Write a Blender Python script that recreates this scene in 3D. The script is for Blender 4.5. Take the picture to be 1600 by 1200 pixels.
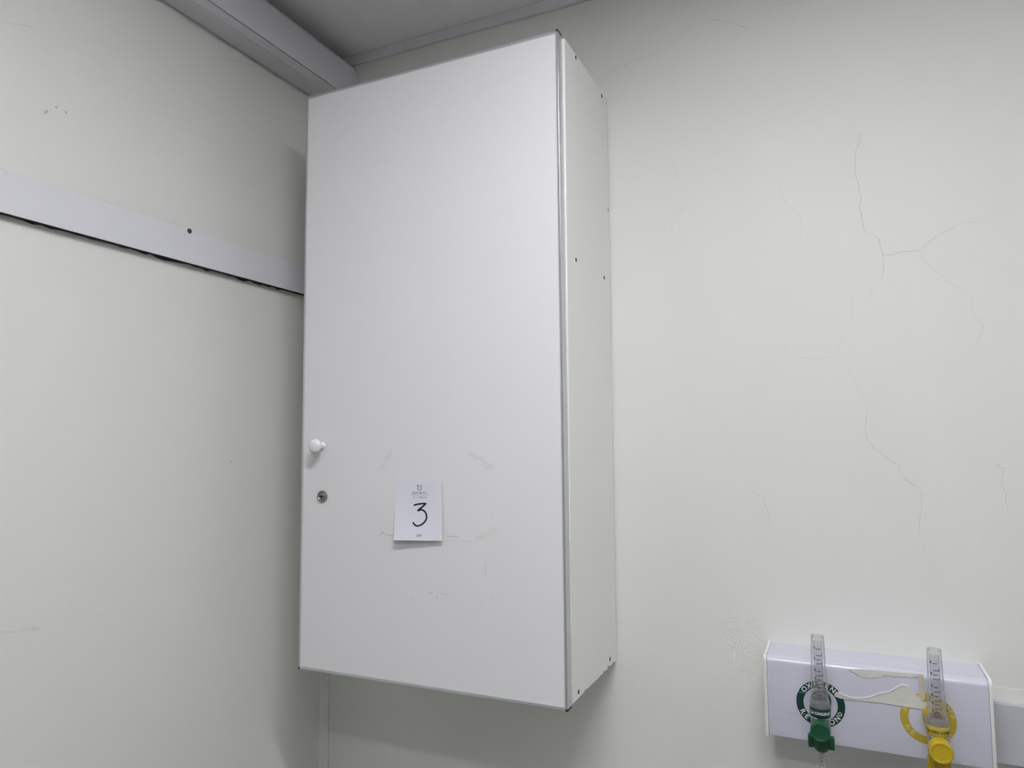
import bpy, bmesh, math, random
from mathutils import Vector, Matrix
random.seed(7)
for o in list(bpy.data.objects):
    bpy.data.objects.remove(o, do_unlink=True)
sc = bpy.context.scene
COL = sc.collection

# ------------------------------------------------------------------ camera
Z0 = 1.14                                   # height of the cabinet's underside above the floor
CAM = Vector((1.0242, -1.255, 0.3941 + Z0))
YAW, PITCH, ROLL, FPX = -0.4322, 0.0804, -0.0055, 1108.67
_f = Vector((math.sin(YAW)*math.cos(PITCH), math.cos(YAW)*math.cos(PITCH), math.sin(PITCH)))
_r0 = Vector((math.cos(YAW), -math.sin(YAW), 0)); _u0 = _r0.cross(_f)
_r = _r0*math.cos(ROLL) + _u0*math.sin(ROLL); _u = -_r0*math.sin(ROLL) + _u0*math.cos(ROLL)
cd = bpy.data.cameras.new('camera'); cam = bpy.data.objects.new('camera', cd); COL.objects.link(cam)
cd.sensor_width = 36; cd.lens = FPX/1600*36; cd.clip_start = .01
cam.matrix_world = Matrix(((_r.x, _u.x, -_f.x, CAM.x), (_r.y, _u.y, -_f.y, CAM.y), (_r.z, _u.z, -_f.z, CAM.z), (0, 0, 0, 1)))
sc.camera = cam
# ------------------------------------------------------------------ world, exposure
w = bpy.data.worlds.new('world'); sc.world = w; w.use_nodes = True
w.node_tree.nodes['Background'].inputs[0].default_value = (.02, .02, .02, 1)
sc.view_settings.view_transform = 'Standard'; sc.view_settings.look = 'None'
sc.view_settings.exposure = 0.09; sc.view_settings.gamma = 1; sc.view_settings.use_curve_mapping = False
LAMP_POWER = (79.0, 26.0, 26.0, 8.0)    # emission of three ceiling luminaires and the added rear fill
LAMP_COL = (1.0, 0.99, 1.03)

# ------------------------------------------------------------------ helpers
def ray(px, py): return _f + _r*((px-800)/FPX) - _u*((py-600)/FPX)
def ony(px, py, y=0.0):
    d = ray(px, py); return CAM + d*((y-CAM.y)/d.y)
def onx(px, py, x=0.0):
    d = ray(px, py); return CAM + d*((x-CAM.x)/d.x)

def mat(name, col, rough=.5, metal=0., spec=.5, noise=0., nscale=40., bump=0., bscale=200., trans=0., ior=1.45, alpha=1., stretch=None):
    m = bpy.data.materials.new(name); m.use_nodes = True
    nt = m.node_tree; b = nt.nodes['Principled BSDF']
    b.inputs['Base Color'].default_value = (*col, 1); b.inputs['Roughness'].default_value = rough
    b.inputs['Metallic'].default_value = metal; b.inputs['Specular IOR Level'].default_value = spec
    b.inputs['Transmission Weight'].default_value = trans; b.inputs['IOR'].default_value = ior
    b.inputs['Alpha'].default_value = alpha
    if noise or bump:
        tc = nt.nodes.new('ShaderNodeTexCoord'); mp = nt.nodes.new('ShaderNodeMapping')
        nt.links.new(tc.outputs['Object'], mp.inputs['Vector'])
        if stretch: mp.inputs['Scale'].default_value = stretch
    if noise:
        n = nt.nodes.new('ShaderNodeTexNoise'); n.inputs['Scale'].default_value = nscale; n.inputs['Detail'].default_value = 5
        nt.links.new(mp.outputs[0], n.inputs['Vector'])
        mx = nt.nodes.new('ShaderNodeMix'); mx.data_type = 'RGBA'
        mx.inputs['A'].default_value = (*[c*(1-noise) for c in col], 1); mx.inputs['B'].default_value = (*[min(1, c*(1+noise)) for c in col], 1)
        nt.links.new(n.outputs['Fac'], mx.inputs['Factor']); nt.links.new(mx.outputs['Result'], b.inputs['Base Color'])
    if bump:
        n2 = nt.nodes.new('ShaderNodeTexNoise'); n2.inputs['Scale'].default_value = bscale; n2.inputs['Detail'].default_value = 4
        nt.links.new(mp.outputs[0], n2.inputs['Vector'])
        bp = nt.nodes.new('ShaderNodeBump'); bp.inputs['Strength'].default_value = bump; bp.inputs['Distance'].default_value = .001
        nt.links.new(n2.outputs['Fac'], bp.inputs['Height']); nt.links.new(bp.outputs['Normal'], b.inputs['Normal'])
    return m

M = dict(
    wall=mat('wall_paint', (.76, .77, .725), .55, spec=.3, noise=.025, nscale=6, bump=.25, bscale=350),
    ceil=mat('ceiling_panel', (.88, .875, .90), .6, spec=.3, noise=.05, nscale=60, bump=.2, bscale=120, stretch=(1, .06, 1)),
    floor=mat('floor_vinyl', (.35, .35, .35), .5, noise=.1, nscale=8),
    pvc=mat('white_pvc', (.61, .615, .71), .2, spec=.55, noise=.015, nscale=20),
    trunk=mat('trunking_pvc', (.70, .70, .73), .45, spec=.35, noise=.015, nscale=20),
    duct=mat('duct_pvc', (.52, .53, .56), .45, spec=.35, noise=.015, nscale=20),
    rail=mat('rail_laminate', (.72, .72, .76), .4, spec=.4, noise=.015, nscale=15),
    black=mat('black_foam', (.012, .012, .012), .9, noise=.4, nscale=90),
    door=mat('door_laminate', (.76, .76, .77), .42, spec=.4, noise=.015, nscale=7, bump=.06, bscale=500),
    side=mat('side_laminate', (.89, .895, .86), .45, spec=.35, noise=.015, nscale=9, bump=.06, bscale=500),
    alu=mat('aluminium_edge', (.62, .64, .66), .32, metal=.75, noise=.03, nscale=60),
    cap=mat('black_cap', (.02, .02, .02), .5, noise=.2, nscale=90),
    knob=mat('white_knob', (.84, .84, .88), .25, spec=.5, noise=.01, nscale=40),
    steel=mat('lock_steel', (.30, .29, .28), .38, metal=.9, noise=.1, nscale=300),
    dark=mat('dark_hole', (.015, .015, .014), .8, noise=.2, nscale=90),
    screw=mat('screw_steel', (.10, .10, .095), .45, metal=.6, noise=.2, nscale=400),
    paper=mat('white_paper', (.74, .745, .81), .7, spec=.2, noise=.012, nscale=60),
    ink=mat('black_ink', (.008, .009, .016), .5, noise=.1, nscale=200),
    print=mat('grey_print', (.09, .092, .11), .6, noise=.1, nscale=200),
    crack=mat('crack_line', (.61, .61, .56), .8, noise=.25, nscale=60),
    faint=mat('crack_faint', (.69, .695, .645), .8, noise=.2, nscale=60),
    scuff=mat('scuff_grey', (.46, .46, .44), .7, noise=.3, nscale=150),
    tape=mat('tape_and_glint', (.715, .72, .705), .4, noise=.08, nscale=90),
    resid=mat('glue_line', (.60, .605, .58), .5, noise=.15, nscale=90),
    film=mat('cream_adhesive', (.66, .66, .61), .5, noise=.08, nscale=70, bump=.3, bscale=90),
    glue=mat('yellowed_glue', (.60, .57, .46), .5, noise=.12, nscale=80, bump=.3, bscale=90),
    patch=mat('filler_patch', (.775, .775, .72), .7, noise=.05, nscale=40),
    cap2=mat('cream_end_cap', (.76, .755, .74), .45, noise=.02, nscale=40),
    hose=mat('clear_hose', (.70, .70, .70), .15, trans=.7, ior=1.35, noise=.05, nscale=90),
    green=mat('green_plastic', (.010, .078, .036), .35, noise=.06, nscale=60),
    dgreen=mat('green_label', (.006, .044, .034), .4, noise=.04, nscale=60),
    yellow=mat('yellow_plastic', (.50, .36, .018), .35, noise=.05, nscale=60),
    ylabel=mat('yellow_label', (.46, .36, .045), .45, noise=.05, nscale=60),
    ypale=mat('pale_letter', (.66, .57, .20), .5, noise=.03, nscale=60),
    white=mat('white_letter', (.80, .82, .82), .5, noise=.02, nscale=60),
    ball=mat('float_ball', (.10, .004, .012), .25, noise=.05, nscale=60),
    fixture=mat('fixture_white', (.75, .75, .75), .4, noise=.02, nscale=20),
    chrome=mat('chrome', (.8, .8, .82), .12, metal=1., noise=.02, nscale=50),
)

def thin_clear(name, tint, body, f0, f1, rough=.12):
    """clear moulded plastic: see-through face on, milky grey towards the rim"""
    m = bpy.data.materials.new(name); m.use_nodes = True; nt = m.node_tree
    b = nt.nodes['Principled BSDF']; b.inputs['Base Color'].default_value = (*body, 1); b.inputs['Roughness'].default_value = rough
    t = nt.nodes.new('ShaderNodeBsdfTransparent'); t.inputs[0].default_value = (*tint, 1)
    fc = nt.nodes.new('ShaderNodeLayerWeight'); fc.inputs['Blend'].default_value = .5
    mr = nt.nodes.new('ShaderNodeMapRange'); mr.inputs['From Min'].default_value = .35; mr.inputs['To Min'].default_value = f0; mr.inputs['To Max'].default_value = f1
    nt.links.new(fc.outputs['Facing'], mr.inputs['Value'])
    n = nt.nodes.new('ShaderNodeTexNoise'); n.inputs['Scale'].default_value = 60
    bp = nt.nodes.new('ShaderNodeBump'); bp.inputs['Strength'].default_value = .05; bp.inputs['Distance'].default_value = .0005
    nt.links.new(n.outputs['Fac'], bp.inputs['Height']); nt.links.new(bp.outputs['Normal'], b.inputs['Normal'])
    mx = nt.nodes.new('ShaderNodeMixShader'); nt.links.new(mr.outputs[0], mx.inputs[0]); nt.links.new(t.outputs[0], mx.inputs[1]); nt.links.new(b.outputs[0], mx.inputs[2])
    nt.links.new(mx.outputs[0], nt.nodes['Material Output'].inputs[0]); return m
M['clear'] = thin_clear('clear_acrylic', (.97, .97, .975), (.50, .50, .53), .16, .85)
M['core'] = thin_clear('clear_core', (.95, .95, .96), (.48, .48, .50), .16, .70)
M['smoke'] = thin_clear('clear_housing', (.88, .88, .90), (.40, .40, .43), .40, .85, .2)

def emit(name, col, s):
    m = bpy.data.materials.new(name); m.use_nodes = True; nt = m.node_tree
    nt.nodes.remove(nt.nodes['Principled BSDF']); e = nt.nodes.new('ShaderNodeEmission')
    e.inputs[0].default_value = (*col, 1); e.inputs[1].default_value = s
    nt.links.new(e.outputs[0], nt.nodes['Material Output'].inputs[0]); return m

def tag(o, label, cat, group=None, kind=None):
    o['label'] = label; o['category'] = cat
    if group: o['group'] = group
    if kind: o['kind'] = kind
    return o
def empty(name, loc, label, cat, group=None):
    o = bpy.data.objects.new(name, None); COL.objects.link(o); o.location = loc; o.empty_display_size = .05
    return tag(o, label, cat, group)
def obj(name, bm, mats, parent=None, smooth=False, label=None):
    """links bm (world coordinates) as ONE mesh object"""
    if not isinstance(mats, (list, tuple)): mats = [mats]
    me = bpy.data.meshes.new(name); bm.normal_update(); bm.to_mesh(me); bm.free()
    for m in mats: me.materials.append(m)
    if smooth:
        for p in me.polygons: p.use_smooth = True
        me.set_sharp_from_angle(angle=math.radians(40))
    o = bpy.data.objects.new(name, me); COL.objects.link(o)
    if parent:
        o.parent = parent
        o.matrix_parent_inverse = world_of(parent).inverted()
    if label: o['label'] = label
    return o
def world_of(o):
    m = Matrix.LocRotScale(o.location, o.rotation_euler, o.scale)
    return (world_of(o.parent) @ o.matrix_parent_inverse @ m) if o.parent else m

def box(bm, x0, x1, y0, y1, z0, z1, bev=0., seg=2, mi=0):
    t = bmesh.new(); bmesh.ops.create_cube(t, size=1)
    for v in t.verts: v.co = ((x0+x1)/2 + v.co.x*(x1-x0), (y0+y1)/2 + v.co.y*(y1-y0), (z0+z1)/2 + v.co.z*(z1-z0))
    if bev: bmesh.ops.bevel(t, geom=t.edges[:], offset=bev, segments=seg, affect='EDGES', profile=.5)
    for f in t.faces: f.material_index = mi
    join(bm, t)
def join(bm, t):
    me = bpy.data.meshes.new('tmp'); t.to_mesh(me); t.free()
    bm.from_mesh(me); bpy.data.meshes.remove(me)
def lathe(bm, prof, n=32, origin=(0, 0, 0), axis='z', mi=0, caps=True):
    """prof: list of (radius, height); revolved about axis through origin"""
    t = bmesh.new(); rings = []
    for r, h in prof:
        ring = []
        for k in range(n):
            a = 2*math.pi*k/n; c, s = r*math.cos(a), r*math.sin(a)
            p = {'z': (c, s, h), 'y': (c, h, s), 'x': (h, c, s)}[axis]
            ring.append(t.verts.new(Vector(p)+Vector(origin)))
        rings.append(ring)
    for a, b in zip(rings, rings[1:]):
        for k in range(n): t.faces.new((a[k], a[(k+1) % n], b[(k+1) % n], b[k]))
    if caps:
        t.faces.new(rings[0][::-1]); t.faces.new(rings[-1])
    bmesh.ops.recalc_face_normals(t, faces=t.faces[:])
    for f in t.faces: f.material_index = mi
    join(bm, t)
def prism(bm, pts, vec, mi=0):
    """polygon pts (3-D, planar) extruded by vec"""
    t = bmesh.new(); a = [t.verts.new(p) for p in pts]; b = [t.verts.new(Vector(p)+Vector(vec)) for p in pts]
    t.faces.new(a); t.faces.new(b[::-1]); n = len(a)
    for k in range(n): t.faces.new((a[k], b[k], b[(k+1) % n], a[(k+1) % n]))
    bmesh.ops.recalc_face_normals(t, faces=t.faces[:])
    bmesh.ops.triangulate(t, faces=[f for f in t.faces if len(f.verts) > 4])
    for f in t.faces: f.material_index = mi
    join(bm, t)
def ribbon(bm, pts, wid, n, off=.0002, jit=0., sub=4, taper=True):
    """thin flat strip along 3-D points lying on a surface with normal n"""
    n = Vector(n); P = []
    for a, b in zip(pts, pts[1:]):
        for k in range(sub):
            p = a.lerp(b, k/sub)
            if jit and (k or P):
                p = p + (b-a).normalized().cross(n)*random.uniform(-jit, jit)
            P.append(p)
    P.append(pts[-1]); V = []
    for i, p in enumerate(P):
        d = (P[min(i+1, len(P)-1)]-P[max(i-1, 0)]).normalized(); s = d.cross(n).normalized()
        ww = wid*.5*random.uniform(.75, 1.15)
        if taper and (i == 0 or i == len(P)-1): ww *= .25
        V.append((bm.verts.new(p+s*ww+n*off), bm.verts.new(p-s*ww+n*off)))
    for (a, b), (c, d) in zip(V, V[1:]):
        f = bm.faces.new((a, c, d, b)); f.normal_update()
        if f.normal.dot(n) < 0: f.normal_flip()
def text_bm(s, fn, size=1., align='CENTER', bold=0.):
    """flat text mesh (local x, y; em height = size) with every vertex sent through fn(x, y) -> 3-D"""
    cu = bpy.data.curves.new('t', 'FONT'); cu.body = s; cu.size = size; cu.align_x = align; cu.align_y = 'CENTER'
    cu.resolution_u = 3; cu.offset = bold
    o = bpy.data.objects.new('t', cu); COL.objects.link(o)
    dg = bpy.context.evaluated_depsgraph_get(); me = bpy.data.meshes.new_from_object(o.evaluated_get(dg))
    bm = bmesh.new(); bm.from_mesh(me)
    bpy.data.objects.remove(o); bpy.data.curves.remove(cu); bpy.data.meshes.remove(me)
    for v in bm.verts: v.co = fn(v.co.x, v.co.y)
    return bm

# ------------------------------------------------------------------ room shell
RX, RY, RZ = 3.9, -4.6, Z0 + 1.2655
def slab(name, a, b, m, label, cat):
    bm = bmesh.new(); box(bm, a[0], b[0], a[1], b[1], a[2], b[2])
    return tag(obj(name, bm, m), label, cat, kind='structure')
wall_back = slab('wall_back', (-.1, 0, 0), (RX+.1, .1, RZ), M['wall'], 'cream painted wall with hairline cracks behind the cabinet', 'wall')
wall_left = slab('wall_left', (-.1, RY, 0), (0, 0, RZ), M['wall'], 'cream painted wall carrying the horizontal white rail', 'wall')
slab('wall_right', (RX, RY, 0), (RX+.1, 0, RZ), M['wall'], 'cream painted wall at the right end of the room', 'wall')
slab('wall_front', (-.1, RY-.1, 0), (RX+.1, RY, RZ), M['wall'], 'cream painted wall behind the viewer', 'wall')
slab('floor', (-.1, RY-.1, -.1), (RX+.1, .1, 0), M['floor'], 'grey vinyl floor of the room', 'floor')
slab('ceiling', (-.1, RY-.1, RZ), (RX+.1, .1, RZ+.1), M['ceil'], 'grey white panelled ceiling above the cabinet', 'ceiling')
# flat trim under the ceiling on the back wall: two lengths with a joint
jx = ony(632, 68, -.006).x
for nm, x0, x1, dz, lab in (('trim_1', .0, jx, 0, 'short length of flat ceiling trim next to the corner trunking'),
                            ('trim_2', jx+.0006, RX, .0012, 'long length of flat ceiling trim running right above the cabinet')):
    bm = bmesh.new(); box(bm, x0, x1, -.007-dz*.5, -.0, Z0+1.2425+dz, RZ, .0012)
    tag(obj(nm, bm, M['trunk']), lab, 'trim', kind='structure')
# chamfered strip in the vertical corner of the two walls
bm = bmesh.new()
prism(bm, [(0, -.0185, 0), (.0035, -.0185, 0), (.0125, -.0045, 0), (.0125, 0, 0), (0, 0, 0)], (0, 0, Z0+1.145))
tag(obj('trim_3', bm, M['wall']), 'narrow vertical cover strip in the corner of the two walls', 'trim', kind='structure')

# hairline cracks in the plaster of the back wall
NB = (0, -1, 0)
cracks = [
    (1, .0011, [(1342, 205), (1344, 218), (1336, 237), (1335, 262), (1341, 290), (1346, 310), (1343, 326), (1347, 345), (1351, 361), (1373, 374), (1380, 400), (1381, 420), (1377, 438)]),
    (1, .0010, [(1380, 400), (1405, 395), (1436, 392), (1460, 372), (1496, 350)]),
    (0, .0009, [(1496, 350), (1530, 347), (1553, 336), (1580, 332)]),
    (0, .0009, [(1436, 392), (1450, 415), (1490, 445), (1517, 458), (1521, 490), (1538, 510), (1530, 532), (1515, 538)]),
    (0, .0008, [(1377, 438), (1360, 460), (1352, 470)]),
    (0, .0009, [(1328, 450), (1333, 495), (1318, 520), (1308, 555), (1322, 575), (1338, 600), (1355, 635)]),
    (1, .0008, [(1355, 635), (1353, 680), (1365, 700), (1380, 710), (1402, 725), (1415, 750), (1439, 766), (1441, 790), (1436, 820), (1437, 840)]),
    (0, .0008, [(1439, 845), (1450, 870), (1455, 890)]),
    (0, .0009, [(1308, 555), (1280, 560), (1245, 557), (1215, 540)]),
    (0, .0008, [(1050, 250), (1057, 272), (1073, 295), (1072, 315), (1050, 350), (1042, 400)]),
    (0, .0008, [(1211, 255), (1213, 280), (1228, 320), (1250, 338), (1254, 345), (1250, 380), (1250, 400)]),
    (1, .0007, [(1168, 760), (1193, 778), (1200, 800), (1206, 822)]),
    (1, .0007, [(933, 122), (985, 97), (1010, 90), (1040, 75), (1070, 50), (1083, 40)]),
    (1, .0008, [(1095, 27), (1120, 32), (1175, 45)]),
    (1, .0007, [(1185, 25), (1210, 10), (1240, 3), (1280, -6)]),
    (1, .0007, [(1555, 725), (1569, 732), (1565, 750), (1571, 775), (1575, 800)]),
    (0, .0007, [(1569, 732), (1590, 728), (1620, 724)]),
    (0, .0007, [(1335, 888), (1325, 895), (1321, 915), (1321, 935)]),
    (0, .0008, [(975, 95), (983, 112), (992, 108)]),
    (0, .0008, [(1060, 705), (1090, 710), (1108, 706)]),
]
for s, wd, pp in cracks:
    bm = bmesh.new(); ribbon(bm, [ony(*p) for p in pp], wd, NB, jit=.0012)
    obj('crack', bm, M['crack' if s else 'faint'], wall_back)
for pp in ([(1546, 1074), (1566, 1073), (1580, 1077), (1600, 1078), (1640, 1084), (1640, 1104), (1600, 1099), (1546, 1092)],):
    bm = bmesh.new(); prism(bm, [ony(*p, y=-.0008) for p in pp], (0, .0008, 0)); obj('filler_patch', bm, M['patch'], wall_back)
# scuffs on the left wall
for pp, wd, f in ([[(320, 90), (350, 92), (380, 98), (402, 103)], .0016, 1], [[(0, 988), (20, 988), (40, 984), (62, 982)], .004, 1],
               [[(70, 178), (74, 172)], .003, 0], [[(86, 166), (90, 169)], .003, 0], [[(101, 175), (105, 177)], .003, 0], [[(360, 720), (362, 722)], .003, 0], [[(0, 35), (30, 38), (60, 44)], .0014, 1]):
    bm = bmesh.new(); ribbon(bm, [onx(*p) for p in pp], wd, (1, 0, 0), jit=.0006); obj('scuff_mark', bm, M['faint' if f else 'scuff'], wall_left)

# ------------------------------------------------------------------ ceiling luminaires and an added rear fill (outside the frame)
def luminaire(x, y, lx, ly, power, label):
    t = empty('ceiling_light', (x, y, RZ), label, 'ceiling light')
    bm = bmesh.new(); z0 = RZ-.035; fr = .012
    for a in ((x-lx/2-fr, x+lx/2+fr, y-ly/2-fr, y-ly/2), (x-lx/2-fr, x+lx/2+fr, y+ly/2, y+ly/2+fr), (x-lx/2-fr, x-lx/2, y-ly/2, y+ly/2), (x+lx/2, x+lx/2+fr, y-ly/2, y+ly/2)):
        box(bm, *a, z0, RZ)
    obj('housing', bm, M['fixture'], t)
    bm = bmesh.new(); box(bm, x-lx/2, x+lx/2, y-ly/2, y+ly/2, z0-.003, z0+.008, .002, 2)
    obj('diffuser', bm, emit('lit_diffuser', LAMP_COL, power), t)
luminaire(1.00, -.94, .60, .08, LAMP_POWER[0], 'lit ceiling light in front of the cabinet')
luminaire(2.20, -.94, .60, .08, LAMP_POWER[1], 'lit ceiling light farther right along the back wall')
luminaire(1.20, -1.66, 1.2, .08, LAMP_POWER[2], 'lit ceiling light over the middle of the room')
luminaire(2.00, -3.4, 1.2, .08, LAMP_POWER[3], 'added fill light at the rear of the room')  # unseen light added as fill to lift the room's ambient level

# ------------------------------------------------------------------ cable trunking under the ceiling along the left wall
TZ0, TZ1, TX = Z0+1.148, Z0+1.2335, .0645
tk = empty('cable_trunking', (.03, 0, TZ0), 'grey white plastic cable trunking running along the left wall below the ceiling', 'trunking')
bm = bmesh.new()
prism(bm, [(.0018, -.0, TZ0), (.0018, -.0, TZ1), (TX-.0045, -.0, TZ1), (TX-.0045, -.0, TZ0+.004), (.048, -.0, TZ0+.0005), (.046, 0, TZ0)], (0, RY+.01, 0))
obj('trunking_base', bm, M['trunk'], tk)
bm = bmesh.new()
prism(bm, [(.0490, 0, TZ0-.0006), (.0500, 0, TZ0-.0010), (TX-.0012, 0, TZ0+.0042), (TX-.0006, 0, TZ0+.0052), (TX-.0016, 0, TZ0+.0058), (TX-.004, 0, TZ0+.0058)], (0, RY+.01, 0))
obj('bead', bm, M['trunk'], tk)
bm = bmesh.new()
prism(bm, [(TX-.0045, 0, TZ0+.0080), (TX-.0005, 0, TZ0+.0080), (TX, 0, TZ0+.0086), (TX, 0, TZ1-.007), (TX-.0012, 0, TZ1-.004), (TX-.003, 0, TZ1+.0005), (TX-.004, 0, TZ1+.0005)], (0, RY+.01, 0))
obj('lid', bm, M['trunk'], tk)

# ------------------------------------------------------------------ rail on the left wall
rt = .0135
rz1 = onx(150, 310.5, rt).z; rz0 = onx(200, 385, rt).z
rl = empty('wall_rail', (0, -.3, rz0), 'flat white board rail fixed across the left wall beside the cabinet', 'rail')
bm = bmesh.new(); box(bm, rt-.0013, rt+.0004, -3.3, -.002, rz0, rz1, .0006); obj('board', bm, M['rail'], rl)
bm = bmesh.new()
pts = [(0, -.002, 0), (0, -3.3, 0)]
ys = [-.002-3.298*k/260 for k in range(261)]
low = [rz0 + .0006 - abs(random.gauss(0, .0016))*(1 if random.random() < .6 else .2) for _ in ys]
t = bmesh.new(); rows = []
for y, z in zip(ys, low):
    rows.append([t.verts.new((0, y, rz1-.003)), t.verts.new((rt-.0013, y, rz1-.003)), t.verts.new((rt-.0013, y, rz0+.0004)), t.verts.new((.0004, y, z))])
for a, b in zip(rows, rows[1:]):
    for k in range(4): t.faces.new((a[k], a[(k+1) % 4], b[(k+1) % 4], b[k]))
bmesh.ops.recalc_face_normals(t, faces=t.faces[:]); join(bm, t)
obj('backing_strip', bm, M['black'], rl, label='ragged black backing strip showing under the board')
sp = onx(296, 361, rt+.0005)
bm = bmesh.new(); lathe(bm, [(.0045, 0), (.0042, .0012), (.0022, .0016), (.0018, .0006)], 20, (rt+.0004, sp.y, sp.z), 'x')
obj('screw', bm, M['screw'], rl, True)

# ------------------------------------------------------------------ wall cabinet
XD, WD, HD, DF = .1454, .5008, 1.04, .2519       # door left edge, width, height, front plane
XS, DS = .6479, .2312                            # outer face of the right side, front of the carcass
ZT, ZB = Z0+1.0362, Z0+.005
BY = -.0042                                      # back of the carcass, a hair off the wall
cb = empty('wall_cabinet', (XD+WD/2, 0, Z0), 'tall white laminate wall cabinet with one closed door hung near the corner', 'cabinet')
XL = XD+.002; TH = .016
# right side panel with a chipped lower edge
edge = [(-DS, ZB)]
k = 0; y = -DS
chips = [(-.172, .0028), (-.150, .0012), (-.096, .0020), (-.078, .0045), (-.066, .0018), (-.052, .0052), (-.030, .0010), (-.022, .0030)]
for cy, dz in chips: edge += [(cy-.006, ZB+.0003), (cy-.002, ZB+dz), (cy+.004, ZB+dz*.6)]
edge += [(BY-.006, ZB+.0003), (BY-.002, ZB+.002), (BY, ZB+.006), (BY, ZT), (-DS, ZT)]
bm = bmesh.new(); prism(bm, [(XS-TH, a, b) for a, b in edge], (TH, 0, 0))
sidep = obj('side_panel', bm, M['side'], cb)
bm = bmesh.new(); box(bm, XL, XL+TH, -DS, BY, ZB, ZT, .0006); obj('side_panel', bm, M['side'], cb)
bm = bmesh.new(); box(bm, XL+TH, XS-TH, -DS, BY, ZT-TH, ZT, .0006); obj('top_panel', bm, M['side'], cb)
bm = bmesh.new(); box(bm, XL+TH, XS-TH, -DS, BY, ZB+.004, ZB+.004+TH, .0006); obj('bottom_panel', bm, M['side'], cb)
bm = bmesh.new(); box(bm, XL+TH, XS-TH, BY-.006, BY, ZB+.02, ZT-TH); obj('back_panel', bm, M['side'], cb)
for z in (.36, .70):
    bm = bmesh.new(); box(bm, XL+TH, XS-TH, -DS+.02, BY-.006, Z0+z, Z0+z+TH, .0006); obj('shelf', bm, M['side'], cb)
def onside(px, py): return onx(px, py, XS)
scr0 = None
for px, py in ((899.5, 90), (940, 150), (900, 406), (944, 434), (904, 1081), (953, 1030)):
    p = onside(px, py)
    bm = bmesh.new(); lathe(bm, [(.0034, -.0004), (.0034, .0004), (.0030, .0007), (.0012, .0003)], 16, p, 'x')
    obj('screw', bm, M['screw'], sidep, True)
p = onside(953, 331); bm = bmesh.new(); box(bm, XS-.001, XS+.0004, BY-.006, BY-.0005, p.z-.004, p.z+.004, .0005); obj('edge_chip', bm, M['scuff'], sidep)

# door: laminate board, aluminium edge profiles, corner caps, knob, lock
TD = .0185
x0, x1, z0, z1 = XD, XD+WD, Z0, Z0+HD
ew = .0042
def dbox(name, a, m, par, bev=.0005):
    bm = bmesh.new(); box(bm, *a, bev); return obj(name, bm, m, par)
door = dbox('door', (x0+.001, x1-.001, -DF+.0006, -DF+TD-.001, z0+.001, z1-.001), M['door'], cb, .0004)
# edge profiles: (lip on the front, web on the edge, lip at the back)
def profile(vertical, at):
    bm = bmesh.new(); lip, th = .0036, .0012
    if vertical:
        s = 1 if at == 'r' else -1; e = x1 if s > 0 else x0
        A = sorted((e, e-s*lip)); B = sorted((e+s*.0004, e-s*th))
        box(bm, A[0], A[1], -DF-.0004, -DF+.0012, z0+.003, z1-.003, .0003)
        box(bm, B[0], B[1], -DF-.0004, -DF+TD, z0+.003, z1-.003, .0004)
    else:
        s = 1 if at == 't' else -1; e = z1 if s > 0 else z0
        A = sorted((e, e-s*.0052)); B = sorted((e+s*.0004, e-s*th))
        box(bm, x0+.003, x1-.003, -DF-.0003, -DF+.0012, A[0], A[1], .0003)
        box(bm, x0+.003, x1-.003, -DF-.0003, -DF+TD, B[0], B[1], .0004)
    return obj('edge_profile', bm, M['alu'], door)
for v, a in ((True, 'l'), (True, 'r'), (False, 't'), (False, 'b')): profile(v, a)
# dark groove under the top profile
dbox('profile_groove', (x0+.004, x1-.004, -DF+.0001, -DF+.0012, z1-.0059, z1-.0050), M['resid'], door, 0)
for cx, cz in ((x1, z0), (x0, z0), (x1, z1)):
    sx = -1 if cx == x1 else 1; sz = 1 if cz == z0 else -1
    a = sorted((cx-sx*.0007, cx+sx*.003)); b = sorted((cz-sz*.0007, cz+sz*.0032))
    dbox('corner_cap', (a[0], a[1], -DF-.0006, -DF+TD-.001, b[0], b[1]), M['cap' if cz == z0 else 'screw'], door)
# knob
kp = ony(505, 696, -DF); kp = Vector((kp.x-.0015, -DF, kp.z))
bm = bmesh.new()
lathe(bm, [(.0066, 0), (.0060, -.003), (.0048, -.0065), (.0056, -.0095), (.0092, -.0130), (.0118, -.0170), (.0122, -.0200), (.0112, -.0230), (.0080, -.0253), (.0035, -.0262), (.0004, -.0264)], 32, kp, 'y')
obj('knob', bm, M['knob'], door, True, 'round white plastic knob')
# cam lock
lp = ony(502.5, 775, -DF-.002); lp.y = -DF
bm = bmesh.new()
lathe(bm, [(.0104, .002), (.0104, -.0016), (.0096, -.0027), (.0078, -.0028), (.0072, -.0020), (.0066, -.0016), (.0003, -.0016)], 36, lp, 'y', 0)
lathe(bm, [(.0056, -.0012), (.0056, -.0024), (.0050, -.0030), (.0003, -.0030)], 28, lp, 'y', 0)
box(bm, lp.x-.0036, lp.x+.0036, lp.y-.0033, lp.y-.0028, lp.z-.0010, lp.z+.0012, mi=1)
box(bm, lp.x-.0010, lp.x+.0010, lp.y-.0033, lp.y-.0028, lp.z-.0032, lp.z+.0022, mi=1)
obj('lock', bm, [M['steel'], M['dark']], door, True, 'small steel cam lock with a dark keyhole')
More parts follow.
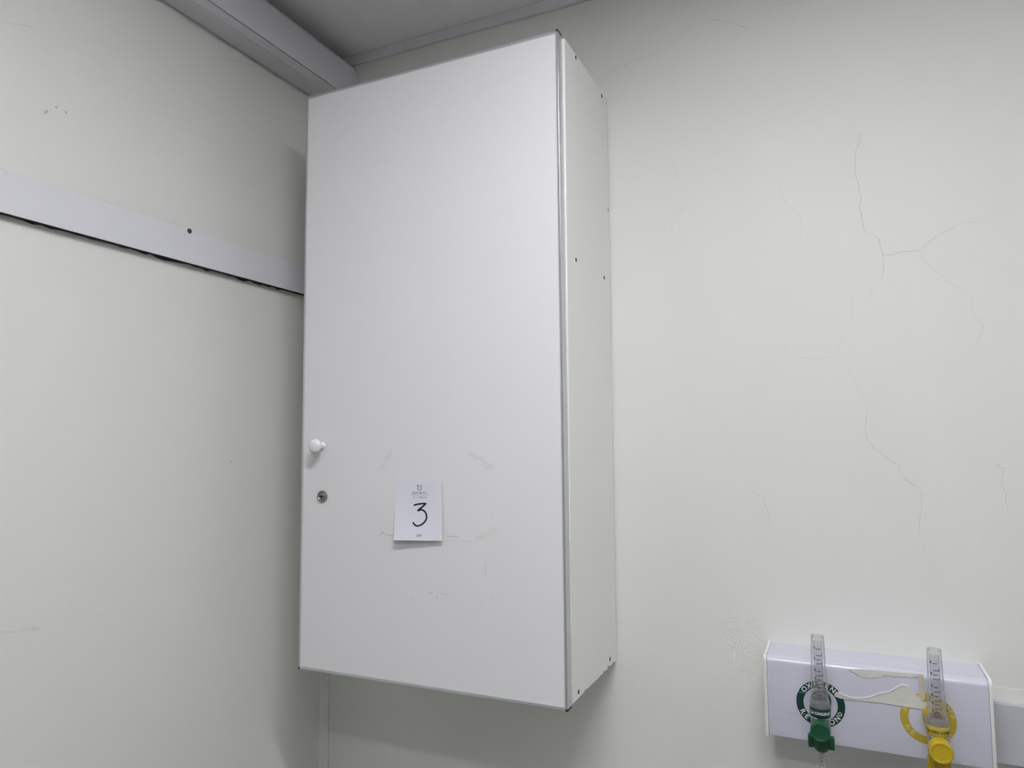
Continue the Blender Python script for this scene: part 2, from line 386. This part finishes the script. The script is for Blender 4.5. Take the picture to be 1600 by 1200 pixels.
# tape residue, its painted glint, and scuffs
def ond(px, py): return ony(px, py, -DF+.0006)
ND = (0, -1, 0)
for pp in ([(731, 702), (742, 710), (752, 714), (773, 728), (771, 737), (752, 730), (744, 722), (733, 712)],
           [(744, 838), (760, 829), (776, 822), (778, 829), (764, 840), (748, 845), (738, 843)],
           [(596, 724), (606, 707), (612, 703), (611, 712), (600, 733), (593, 731)]):
    bm = bmesh.new(); prism(bm, [ond(*p) for p in pp], (0, -.00025, 0)); obj('tape_and_glint', bm, M['tape'], door)
bm = bmesh.new(); prism(bm, [ond(*p) for p in ((745, 719), (751, 720), (752, 726), (748, 725))], (0, -.0016, .0006)); obj('tape_and_glint', bm, M['knob'], door)  # white sliver: glint on the tape, put in as colour
for pp, wd, mt in ([[(650, 718), (675, 717), (702, 714)], .0013, 'tape'], [[(696, 838), (706, 838), (717, 840)], .0010, 'scuff'],
                   [[(593, 836), (597, 831), (601, 834)], .0024, 'resid'], [[(594, 824), (596, 831)], .0012, 'resid'], [[(602, 835), (608, 836), (616, 835)], .0022, 'resid'],
                   [[(739, 843), (748, 840), (757, 839)], .0014, 'resid'], [[(758.5, 880), (758, 895), (758, 904)], .0013, 'resid'],
                   [[(594, 733), (596, 728)], .0018, 'resid'], [[(641, 935), (645, 935)], .0014, 'resid'], [[(668, 926), (676, 927)], .0012, 'resid'], [[(687, 927), (692, 928.5), (702, 930)], .0010, 'resid'],
                   [[(682, 931), (683, 935)], .0014, 'scuff'], [[(767, 932), (768, 937)], .0018, 'resid'], [[(748, 946), (752, 946)], .0012, 'resid'], [[(756, 935), (757, 938)], .0012, 'resid'],
                   [[(630, 931), (631, 934)], .0012, 'resid'], [[(769, 801), (770, 803)], .0014, 'resid'], [[(702, 843), (730, 847), (748, 846)], .0030, 'tape'], [[(586, 928), (588, 934)], .0010, 'tape']):
    bm = bmesh.new(); ribbon(bm, [ond(*p) for p in pp], wd, ND, jit=.0003); obj('scuff_mark', bm, M[mt], door)
# the door sags a little: its head leans towards the corner
pv = Vector((x0+WD/2, -DF, z0+HD/2))
TILT = Matrix.Translation(pv + Vector((-.0006, 0, 0))) @ Matrix.Rotation(-.0036, 4, 'Y') @ Matrix.Translation(-pv)
door.matrix_parent_inverse = Matrix.Identity(4)
door.matrix_basis = world_of(cb).inverted() @ TILT

# ------------------------------------------------------------------ paper lot note on the door
FY = -DF-.0011
C4 = [(619, 753.5), (690, 750.5), (691, 845), (615, 844)]     # TL TR BR BL in the photograph
def note(u, v, lift=0.):
    a = Vector(C4[0]).lerp(Vector(C4[1]), u); b = Vector(C4[3]).lerp(Vector(C4[2]), u); q = a.lerp(b, v)
    off = .0005 + .0105*(1-.62*u)*v**2.2 + .0012*(1-v)**3*u
    return ony(q.x, q.y, FY-off-lift)
def uv(px, py):
    v = 0.5; u = .5
    for _ in range(12):
        l = C4[0][0]+(C4[3][0]-C4[0][0])*v; r = C4[1][0]+(C4[2][0]-C4[1][0])*v; u = (px-l)/(r-l)
        tt = C4[0][1]+(C4[1][1]-C4[0][1])*u; bb = C4[3][1]+(C4[2][1]-C4[3][1])*u; v = (py-tt)/(bb-tt)
    return u, v
np_ = empty('paper_note', note(.5, 1), 'square white paper note with handwritten black 3 stuck on the cabinet door', 'paper note')
bm = bmesh.new(); N = 20
g = [[bm.verts.new(note(i/N, j/N)) for i in range(N+1)] for j in range(N+1)]
g2 = [[bm.verts.new(note(i/N, j/N) + Vector((0, .0002, 0))) for i in range(N+1)] for j in range(N+1)]
for j in range(N):
    for i in range(N):
        bm.faces.new((g[j][i], g[j+1][i], g[j+1][i+1], g[j][i+1])); bm.faces.new((g2[j][i], g2[j][i+1], g2[j+1][i+1], g2[j+1][i]))
rim = [(0, i) for i in range(N)] + [(j, N) for j in range(N)] + [(N, i) for i in range(N, 0, -1)] + [(j, 0) for j in range(N, 0, -1)]
for a, b in zip(rim, rim[1:]+rim[:1]): bm.faces.new((g[a[0]][a[1]], g[b[0]][b[1]], g2[b[0]][b[1]], g2[a[0]][a[1]]))
bmesh.ops.recalc_face_normals(bm, faces=bm.faces[:])
obj('sheet', bm, M['paper'], np_, True)
def smooth_path(pp, n=6):
    out = []
    P = [pp[0]]+pp+[pp[-1]]
    for i in range(1, len(P)-2):
        for k in range(n):
            t = k/n; a, b, c, d = P[i-1], P[i], P[i+1], P[i+2]
            out.append(tuple(.5*((2*b[q])+(-a[q]+c[q])*t+(2*a[q]-5*b[q]+4*c[q]-d[q])*t*t+(-a[q]+3*b[q]-3*c[q]+d[q])*t**3) for q in (0, 1)))
    return out+[pp[-1]]
def pen(paths, wid, name, m):
    bm = bmesh.new()
    for pp in paths:
        V = []
        for i, p in enumerate(pp):
            a = Vector(pp[max(i-1, 0)]); b = Vector(pp[min(i+1, len(pp)-1)]); d = (b-a).normalized(); s = Vector((-d.y, d.x))*wid/2
            V.append([bm.verts.new(note(*uv(*(Vector(p)+s*q)), lift=.0003)) for q in (1, -1)])
        for (a, b), (c, d) in zip(V, V[1:]):
            f = bm.faces.new((a, c, d, b)); f.normal_update()
            if f.normal.y > 0: f.normal_flip()
        for e, q in ((pp[0], V[0]), (pp[-1], V[-1])):        # round pen ends
            ring = [bm.verts.new(note(*uv(e[0]+wid/2*math.cos(k*math.pi/5), e[1]+wid/2*math.sin(k*math.pi/5)), lift=.00032)) for k in range(10)]
            f = bm.faces.new(ring); f.normal_update()
            if f.normal.y > 0: f.normal_flip()
    obj(name, bm, m, np_)
three = [(647.3, 789.3), (652, 788), (659, 787), (665, 786.8), (664.6, 787.6), (660, 791.8), (656, 795), (653.2, 797.8)]
three2 = [(653.2, 797.8), (656.5, 796.6), (660.5, 797), (664.5, 800.5), (666.4, 806), (666, 811), (663, 816), (658, 820), (652, 821.8), (648, 820), (645.6, 816.8)]
pen([smooth_path(three, 4), smooth_path(three2)], 2.7, 'handwritten_number', M['ink'])
pen([[(652.4, 757.6), (652.4, 764.2), (655.6, 766.4), (658.8, 764.4), (658.8, 761.2), (656.4, 762.8)], [(652.4, 757.8), (655.6, 760.6), (658.8, 757.8), (658.8, 759.4)]], .9, 'printed_logo', M['print'])
def fit_text(s, cx, cy, wpx, hpx, name, m, bold=0.):
    xs = []; text_bm(s, lambda x, y: (xs.append((x, y)), Vector((x, y, 0)))[1]).free()
    lo = min(x for x, _ in xs); hi = max(x for x, _ in xs); l2 = min(y for _, y in xs); h2 = max(y for _, y in xs)
    bm = text_bm(s, lambda x, y: note(*uv(cx+((x-lo)/(hi-lo)-.5)*wpx, cy-((y-l2)/(h2-l2)-.5)*hpx), lift=.0003), bold=bold)
    obj(name, bm, m, np_)
fit_text('GRUPO MEDICA', 655.5, 769.8, 23, 2.3, 'printed_text', M['print'], .01)
fit_text('EQUIPAMIENTO MEDICO', 655.5, 773, 27, 1.5, 'printed_text', M['print'])
fit_text('D. J. 3708.660', 656, 777.4, 21, 2.6, 'printed_text', M['print'])
fit_text('LOTE', 654.8, 836.8, 7.6, 3.4, 'printed_text', M['print'], .02)

# ------------------------------------------------------------------ medical gas outlet box
UX0, UX1, UD, UZ0, UZ1 = .9085, 1.1935, .0815, Z0-.055, Z0+.0650
ub = empty('gas_outlet_box', ((UX0+UX1)/2, 0, UZ0), 'white plastic gas outlet box with rounded top edge on the right wall', 'outlet box')
def uprof(inset=0.):
    r = .009; P = [(0, UZ0+inset), (-.058, UZ0+inset), (-.0800+inset, UZ0+.004+inset)]
    P += [(-UD+inset, UZ0+.010)]
    cy, cz = -UD+inset+r, UZ1-inset-r
    for k in range(9):
        a = math.pi - k*math.pi/16; P.append((cy+r*math.cos(a), cz+r*math.sin(a)))
    return P + [(0, UZ1-inset)]
bm = bmesh.new(); prism(bm, [(UX0, a, b) for a, b in uprof()], (UX1-UX0, 0, 0))
obj('casing', bm, M['pvc'], ub, True)
# rib lines along the top shoulder and the front
for y, z in ((-.0655, UZ1+.0001), (-UD-.0001, Z0+.018), (-UD-.0001, Z0-.0135)):
    bm = bmesh.new(); box(bm, UX0, UX1, y-.00025, y+.00025, z-.0003, z+.0003, .0001, 1); obj('casing_rib', bm, M['pvc'], ub)
for xa, xb in ((UX0-.0042, UX0-.0002), (UX1+.0002, UX1+.0042)):
    bm = bmesh.new(); prism(bm, [(xa, a, b) for a, b in uprof(-.0022)], (xb-xa, 0, 0))
    bmesh.ops.remove_doubles(bm, verts=bm.verts[:], dist=1e-6); obj('end_cap', bm, M['cap2'], ub, True)
UF = -UD
# ring labels
def ring_label(cx, cz, ro, ri, m, lm, items, name):
    bm = bmesh.new(); t = bmesh.new(); n = 64; R = []
    for k in range(n):
        a = 2*math.pi*k/n; c, s = math.cos(a), math.sin(a)
        R.append([t.verts.new((cx+ri*c, UF-.0001, cz+ri*s)), t.verts.new((cx+ro*c, UF-.0001, cz+ro*s)), t.verts.new((cx+ro*c, UF-.0003, cz+ro*s)), t.verts.new((cx+ri*c, UF-.0003, cz+ri*s))])
    for k in range(n):
        for q in range(4): t.faces.new((R[k][q], R[k][(q+1) % 4], R[(k+1) % n][(q+1) % 4], R[(k+1) % n][q]))
    bmesh.ops.recalc_face_normals(t, faces=t.faces[:]); join(bm, t)
    ring = obj(name, bm, m, ub)
    for ch, deg, top, sz in items:
        a = math.radians(deg); rm = (ro+ri)/2; ox, oz = cx+rm*math.cos(a), cz+rm*math.sin(a)
        up = Vector((math.cos(a), 0, math.sin(a)))*(1 if top else -1); rt_ = Vector((up.z, 0, -up.x))
        bm = text_bm(ch, lambda x, y: Vector((ox, UF-.0005, oz)) + rt_*x + up*y, size=sz, bold=.0002)
        obj('letter', bm, lm, ring)
gp = ony(1282, 1100, UF); yp = ony(1450, 1123.5, UF)
S = .0098
green_items = [(c, 139-17.3*i, True, S) for i, c in enumerate('OXIGENO')] + [('R', 209, False, S), ('E', 227, False, S), ('O', 302, False, S), ('N', 321, False, S), ('®', 337, False, .0075)]
yel_items = [(c, 160-18.2*i, True, S) for i, c in enumerate('AIRE COMP') if c != ' '] + [('R', 209, False, S), ('E', 228, False, S), ('O', 302, False, S), ('N', 321, False, S)]
ring_label(gp.x, gp.z, .0332, .0232, M['dgreen'], M['white'], green_items, 'green_ring_label')
ring_label(yp.x, yp.z, .0345, .0240, M['ylabel'], M['ypale'], yel_items, 'yellow_ring_label')
# torn film and old adhesive on the front
def patch(pp, th, m, name):
    bm = bmesh.new(); prism(bm, [ony(*p, y=UF-.0001) for p in pp], (0, -th, 0)); obj(name, bm, m, ub)
patch([(1326, 1045), (1330, 1049), (1338, 1052), (1344, 1058), (1352, 1059), (1360, 1060.5), (1364, 1058), (1370, 1058), (1376, 1058.5), (1379, 1054), (1386, 1055), (1392, 1057.5), (1400, 1056.5), (1408, 1058), (1416, 1056.5), (1420, 1061.5), (1424, 1058), (1432, 1057), (1441, 1058), (1441, 1053), (1420, 1051.5), (1390, 1049), (1360, 1046.5), (1340, 1045)], .0008, M['film'], 'torn_film')
patch([(1303, 1086), (1306, 1081), (1312, 1081), (1318, 1086), (1330, 1090), (1345, 1091), (1360, 1088), (1375, 1083), (1390, 1080), (1400, 1073), (1410, 1069), (1417, 1070), (1422, 1076), (1428, 1085), (1437, 1088), (1442, 1095), (1447, 1100), (1447, 1109), (1430, 1106.5), (1410, 1103.5), (1380, 1098.5), (1355, 1096), (1330, 1093.5), (1312, 1091)], .0010, M['film'], 'torn_film')
patch([(1400, 1073), (1410, 1068.5), (1417, 1069.5), (1421, 1074), (1416, 1072), (1409, 1071), (1401, 1075), (1390, 1081), (1376, 1084), (1361, 1089), (1345, 1092), (1330, 1091), (1318, 1087), (1310, 1082), (1319, 1085.5), (1331, 1089.5), (1345, 1090.5), (1360, 1087.5), (1375, 1082.5), (1390, 1079.5)], .0018, M['cap2'], 'film_edge')
patch([(1434, 1053), (1443, 1053.5), (1445, 1070), (1446, 1092), (1440, 1095), (1437, 1082), (1435, 1068)], .0016, M['glue'], 'glue_bead')
patch([(1430, 1088), (1434, 1085.5), (1438, 1086), (1437, 1089)], .0014, M['glue'], 'glue_bead')

# ------------------------------------------------------------------ shallow wall duct running on from the box
dt = ony(1574, 1101, -.012).z; db = ony(1580, 1196, -.012).z
du = empty('wall_duct', (1.6, 0, db), 'shallow grey white wall duct running right from behind the outlet box', 'duct')
bm = bmesh.new(); box(bm, 1.2, RX-.005, -.012, 0, db, dt, .0012); obj('duct_cover', bm, M['duct'], du)
bm = bmesh.new(); box(bm, 1.2, RX-.005, -.0088, 0, dt, dt+.0012, .0004); obj('duct_base', bm, M['pvc'], du)

# ------------------------------------------------------------------ two flowmeters plugged into the outlet box
def flowmeter(ax, ay, zt, label, plastic, lab_m, text, txt_m, ringc, wing):
    """ax, ay: axis; zt: top of the tube"""
    zb = zt-.0945                                  # foot of the tube
    t = empty('flowmeter', (ax, ay, zb-.085), label, 'flowmeter', 'flowmeters on the outlet box')
    def T(r0, r1, wall, za, zc, name, m, n=40):
        bm = bmesh.new()
        lathe(bm, [(r0, za), (r1, zc-.0008), (r1-.0006, zc), (r1-wall, zc), (r1-wall, zc-.004)], n, (ax, ay, 0), 'z', caps=False)
        return obj(name, bm, m, t, True)
    T(.0117, .0086, .0018, zb, zt, 'outer_tube', M['clear'])
    bm = bmesh.new(); lathe(bm, [(.0058, zb+.003), (.0058, zb+.080), (.0062, zb+.0804), (.0062, zb+.0865), (.0045, zb+.0865)], 28, (ax, ay, 0), 'z', caps=False)
    obj('inner_tube', bm, M['core'], t, True)
    # graduations on the front of the inner tube
    d = Vector((CAM.x-ax, CAM.y-ay, 0)).normalized(); ph0 = math.atan2(d.y, d.x)
    marks = [(.0765, 'l'), (.0675, 'r'), (.0615, 'l'), (.0560, 'r'), (.0455, 'l'), (.0395, 'r'), (.0340, 'l'), (.0275, 'r'), (.0230, 'l'), (.0175, 'r'), (.0130, 'l')]
    bm = bmesh.new(); rr = .0061
    def arc(p0, p1, za, zc):
        k = 5; V = []
        for i in range(k+1):
            a = ph0+p0+(p1-p0)*i/k; V.append((bm.verts.new((ax+rr*math.cos(a), ay+rr*math.sin(a), za)), bm.verts.new((ax+rr*math.cos(a), ay+rr*math.sin(a), zc))))
        for (a, b), (c, e) in zip(V, V[1:]): bm.faces.new((a, c, e, b))
    for h, s in marks:
        arc(-.40, .50, zb+h-.0006, zb+h+.0006)
        if s == 'l': arc(-1.05, -.65, zb+h-.0004, zb+h+.0030)
        else: arc(.68, .98, zb+h-.0014, zb+h+.0020)
    obj('scale_marks', bm, M['ink'], t)
    bm = bmesh.new(); bmesh.ops.create_uvsphere(bm, u_segments=20, v_segments=12, radius=.0042)
    for v in bm.verts: v.co += Vector((ax, ay, zb+.0085))
    obj('float_ball', bm, M['ball'], t, True)
    # collar with coloured band, housing below
    bm = bmesh.new(); lathe(bm, [(.0132, zb-.006), (.0132, zb+.004), (.0124, zb+.0065), (.0118, zb+.0065)], 40, (ax, ay, 0), 'z', caps=False)
    obj('collar', bm, M['smoke'], t, True)
    bm = bmesh.new(); lathe(bm, [(.0120, zb-.0165), (.0134, zb-.0165), (.0137, zb-.016), (.0137, zb-.0045), (.0134, zb-.004), (.0120, zb-.004), (.0120, zb-.0165)], 48, (ax, ay, 0), 'z', caps=False)
    band = obj('band', bm, lab_m, t, True)
    def wrap(x, y):
        a = ph0 + x/.0139; return Vector((ax+.0139*math.cos(a), ay+.0139*math.sin(a), zb-.0102+y))
    obj('band_text', text_bm(text, wrap, size=.0050, bold=.0001), txt_m, band)
    bm = bmesh.new(); lathe(bm, [(.0128, zb-.0185), (.0135, zb-.0182), (.0135, zb-.0168), (.0128, zb-.0165)], 40, (ax, ay, 0), 'z'); obj('clip_ring', bm, M['chrome'], t, True)
    bm = bmesh.new(); lathe(bm, [(.0126, zb-.040), (.0132, zb-.037), (.0132, zb-.0187)], 40, (ax, ay, 0), 'z', caps=False)
    obj('housing', bm, M['smoke'], t, True)
    bm = bmesh.new(); lathe(bm, [(.0060, zb-.040), (.0062, zb-.022), (.0045, zb-.0205)], 24, (ax, ay, 0), 'z'); obj('valve_core', bm, plastic if wing else M['smoke'], t, True)
    # connector to the box
    bm = bmesh.new(); lathe(bm, [(.0140, UF-.0008), (.0140, UF-.010), (.0125, UF-.0115), (.0125, ay+.019), (.0110, ay+.016), (.0110, ay+.0135)], 36, (ax, 0, zb-.008), 'y')
    con = obj('connector', bm, plastic, t, True)
    # control knob on the front, pointing at the room
    kz = zb-.0300
    kr = .0130 if wing else .0142
    bm = bmesh.new(); lathe(bm, [(kr-.003, ay-.012), (kr, ay-.0125), (kr, ay-.0275), (kr-.0008, ay-.0290), (kr-.0025, ay-.0295), (kr-.0035, ay-.0288), (kr-.0055, ay-.0286), (.0004, ay-.0286)], 40, (ax, 0, kz), 'y')
    kn = obj('control_knob', bm, plastic, t, True)
    bm = bmesh.new(); lathe(bm, [(.006, ay-.002), (.006, ay-.0125)], 20, (ax, 0, kz), 'y'); obj('knob_stem', bm, plastic, kn, True)
    # outlet nut
    bm = bmesh.new()
    if wing:
        lathe(bm, [(.0060, zb-.0655), (.0085, zb-.0635), (.0108, zb-.0580), (.0112, zb-.042), (.0105, zb-.040)], 32, (ax, ay, 0), 'z')
        for s in (-1, 1):
            xa, xb = sorted((ax+s*.0095, ax+s*.0172)); box(bm, xa, xb, ay-.0055, ay+.0055, zb-.0605, zb-.0440, .0012)
    else:
        lathe(bm, [(.0100, zb-.095), (.0122, zb-.090), (.0126, zb-.050), (.0122, zb-.040)], 32, (ax, ay, 0), 'z')
        for k in range(12):
            a = k*math.pi/6; cx, cy = ax+.0124*math.cos(a), ay+.0124*math.sin(a)
            lathe(bm, [(.0016, zb-.088), (.0016, zb-.046)], 8, (cx, cy, 0), 'z')
    obj('outlet_nut', bm, plastic, t, True)
    # ribbed hose tail
    bm = bmesh.new(); P = []; z = zb-.0655 if wing else zb-.095
    for k in range(9):
        P += [(.0026, z-k*.005), (.0038, z-k*.005-.0008), (.0030, z-k*.005-.0046)]
    lathe(bm, P, 20, (ax, ay, 0), 'z'); obj('hose_tail', bm, M['hose'], t, True)
FYM = UF-.047
ga = ony(1281, 1100, FYM); gt = ony(1274, 992, FYM)
ya = ony(1465, 1130, FYM); yt = ony(1454.5, 1013, FYM)
flowmeter(ga.x, FYM, gt.z, 'clear tube flowmeter with green knob and green wing nut', M['green'], M['dgreen'], 'Cal OXIGENO', M['white'], 'green', True)
flowmeter(ya.x, FYM, yt.z, 'clear tube flowmeter with yellow knob and yellow band', M['yellow'], M['ylabel'], 'Cal AIRE COMP', M['ink'], 'yellow', False)
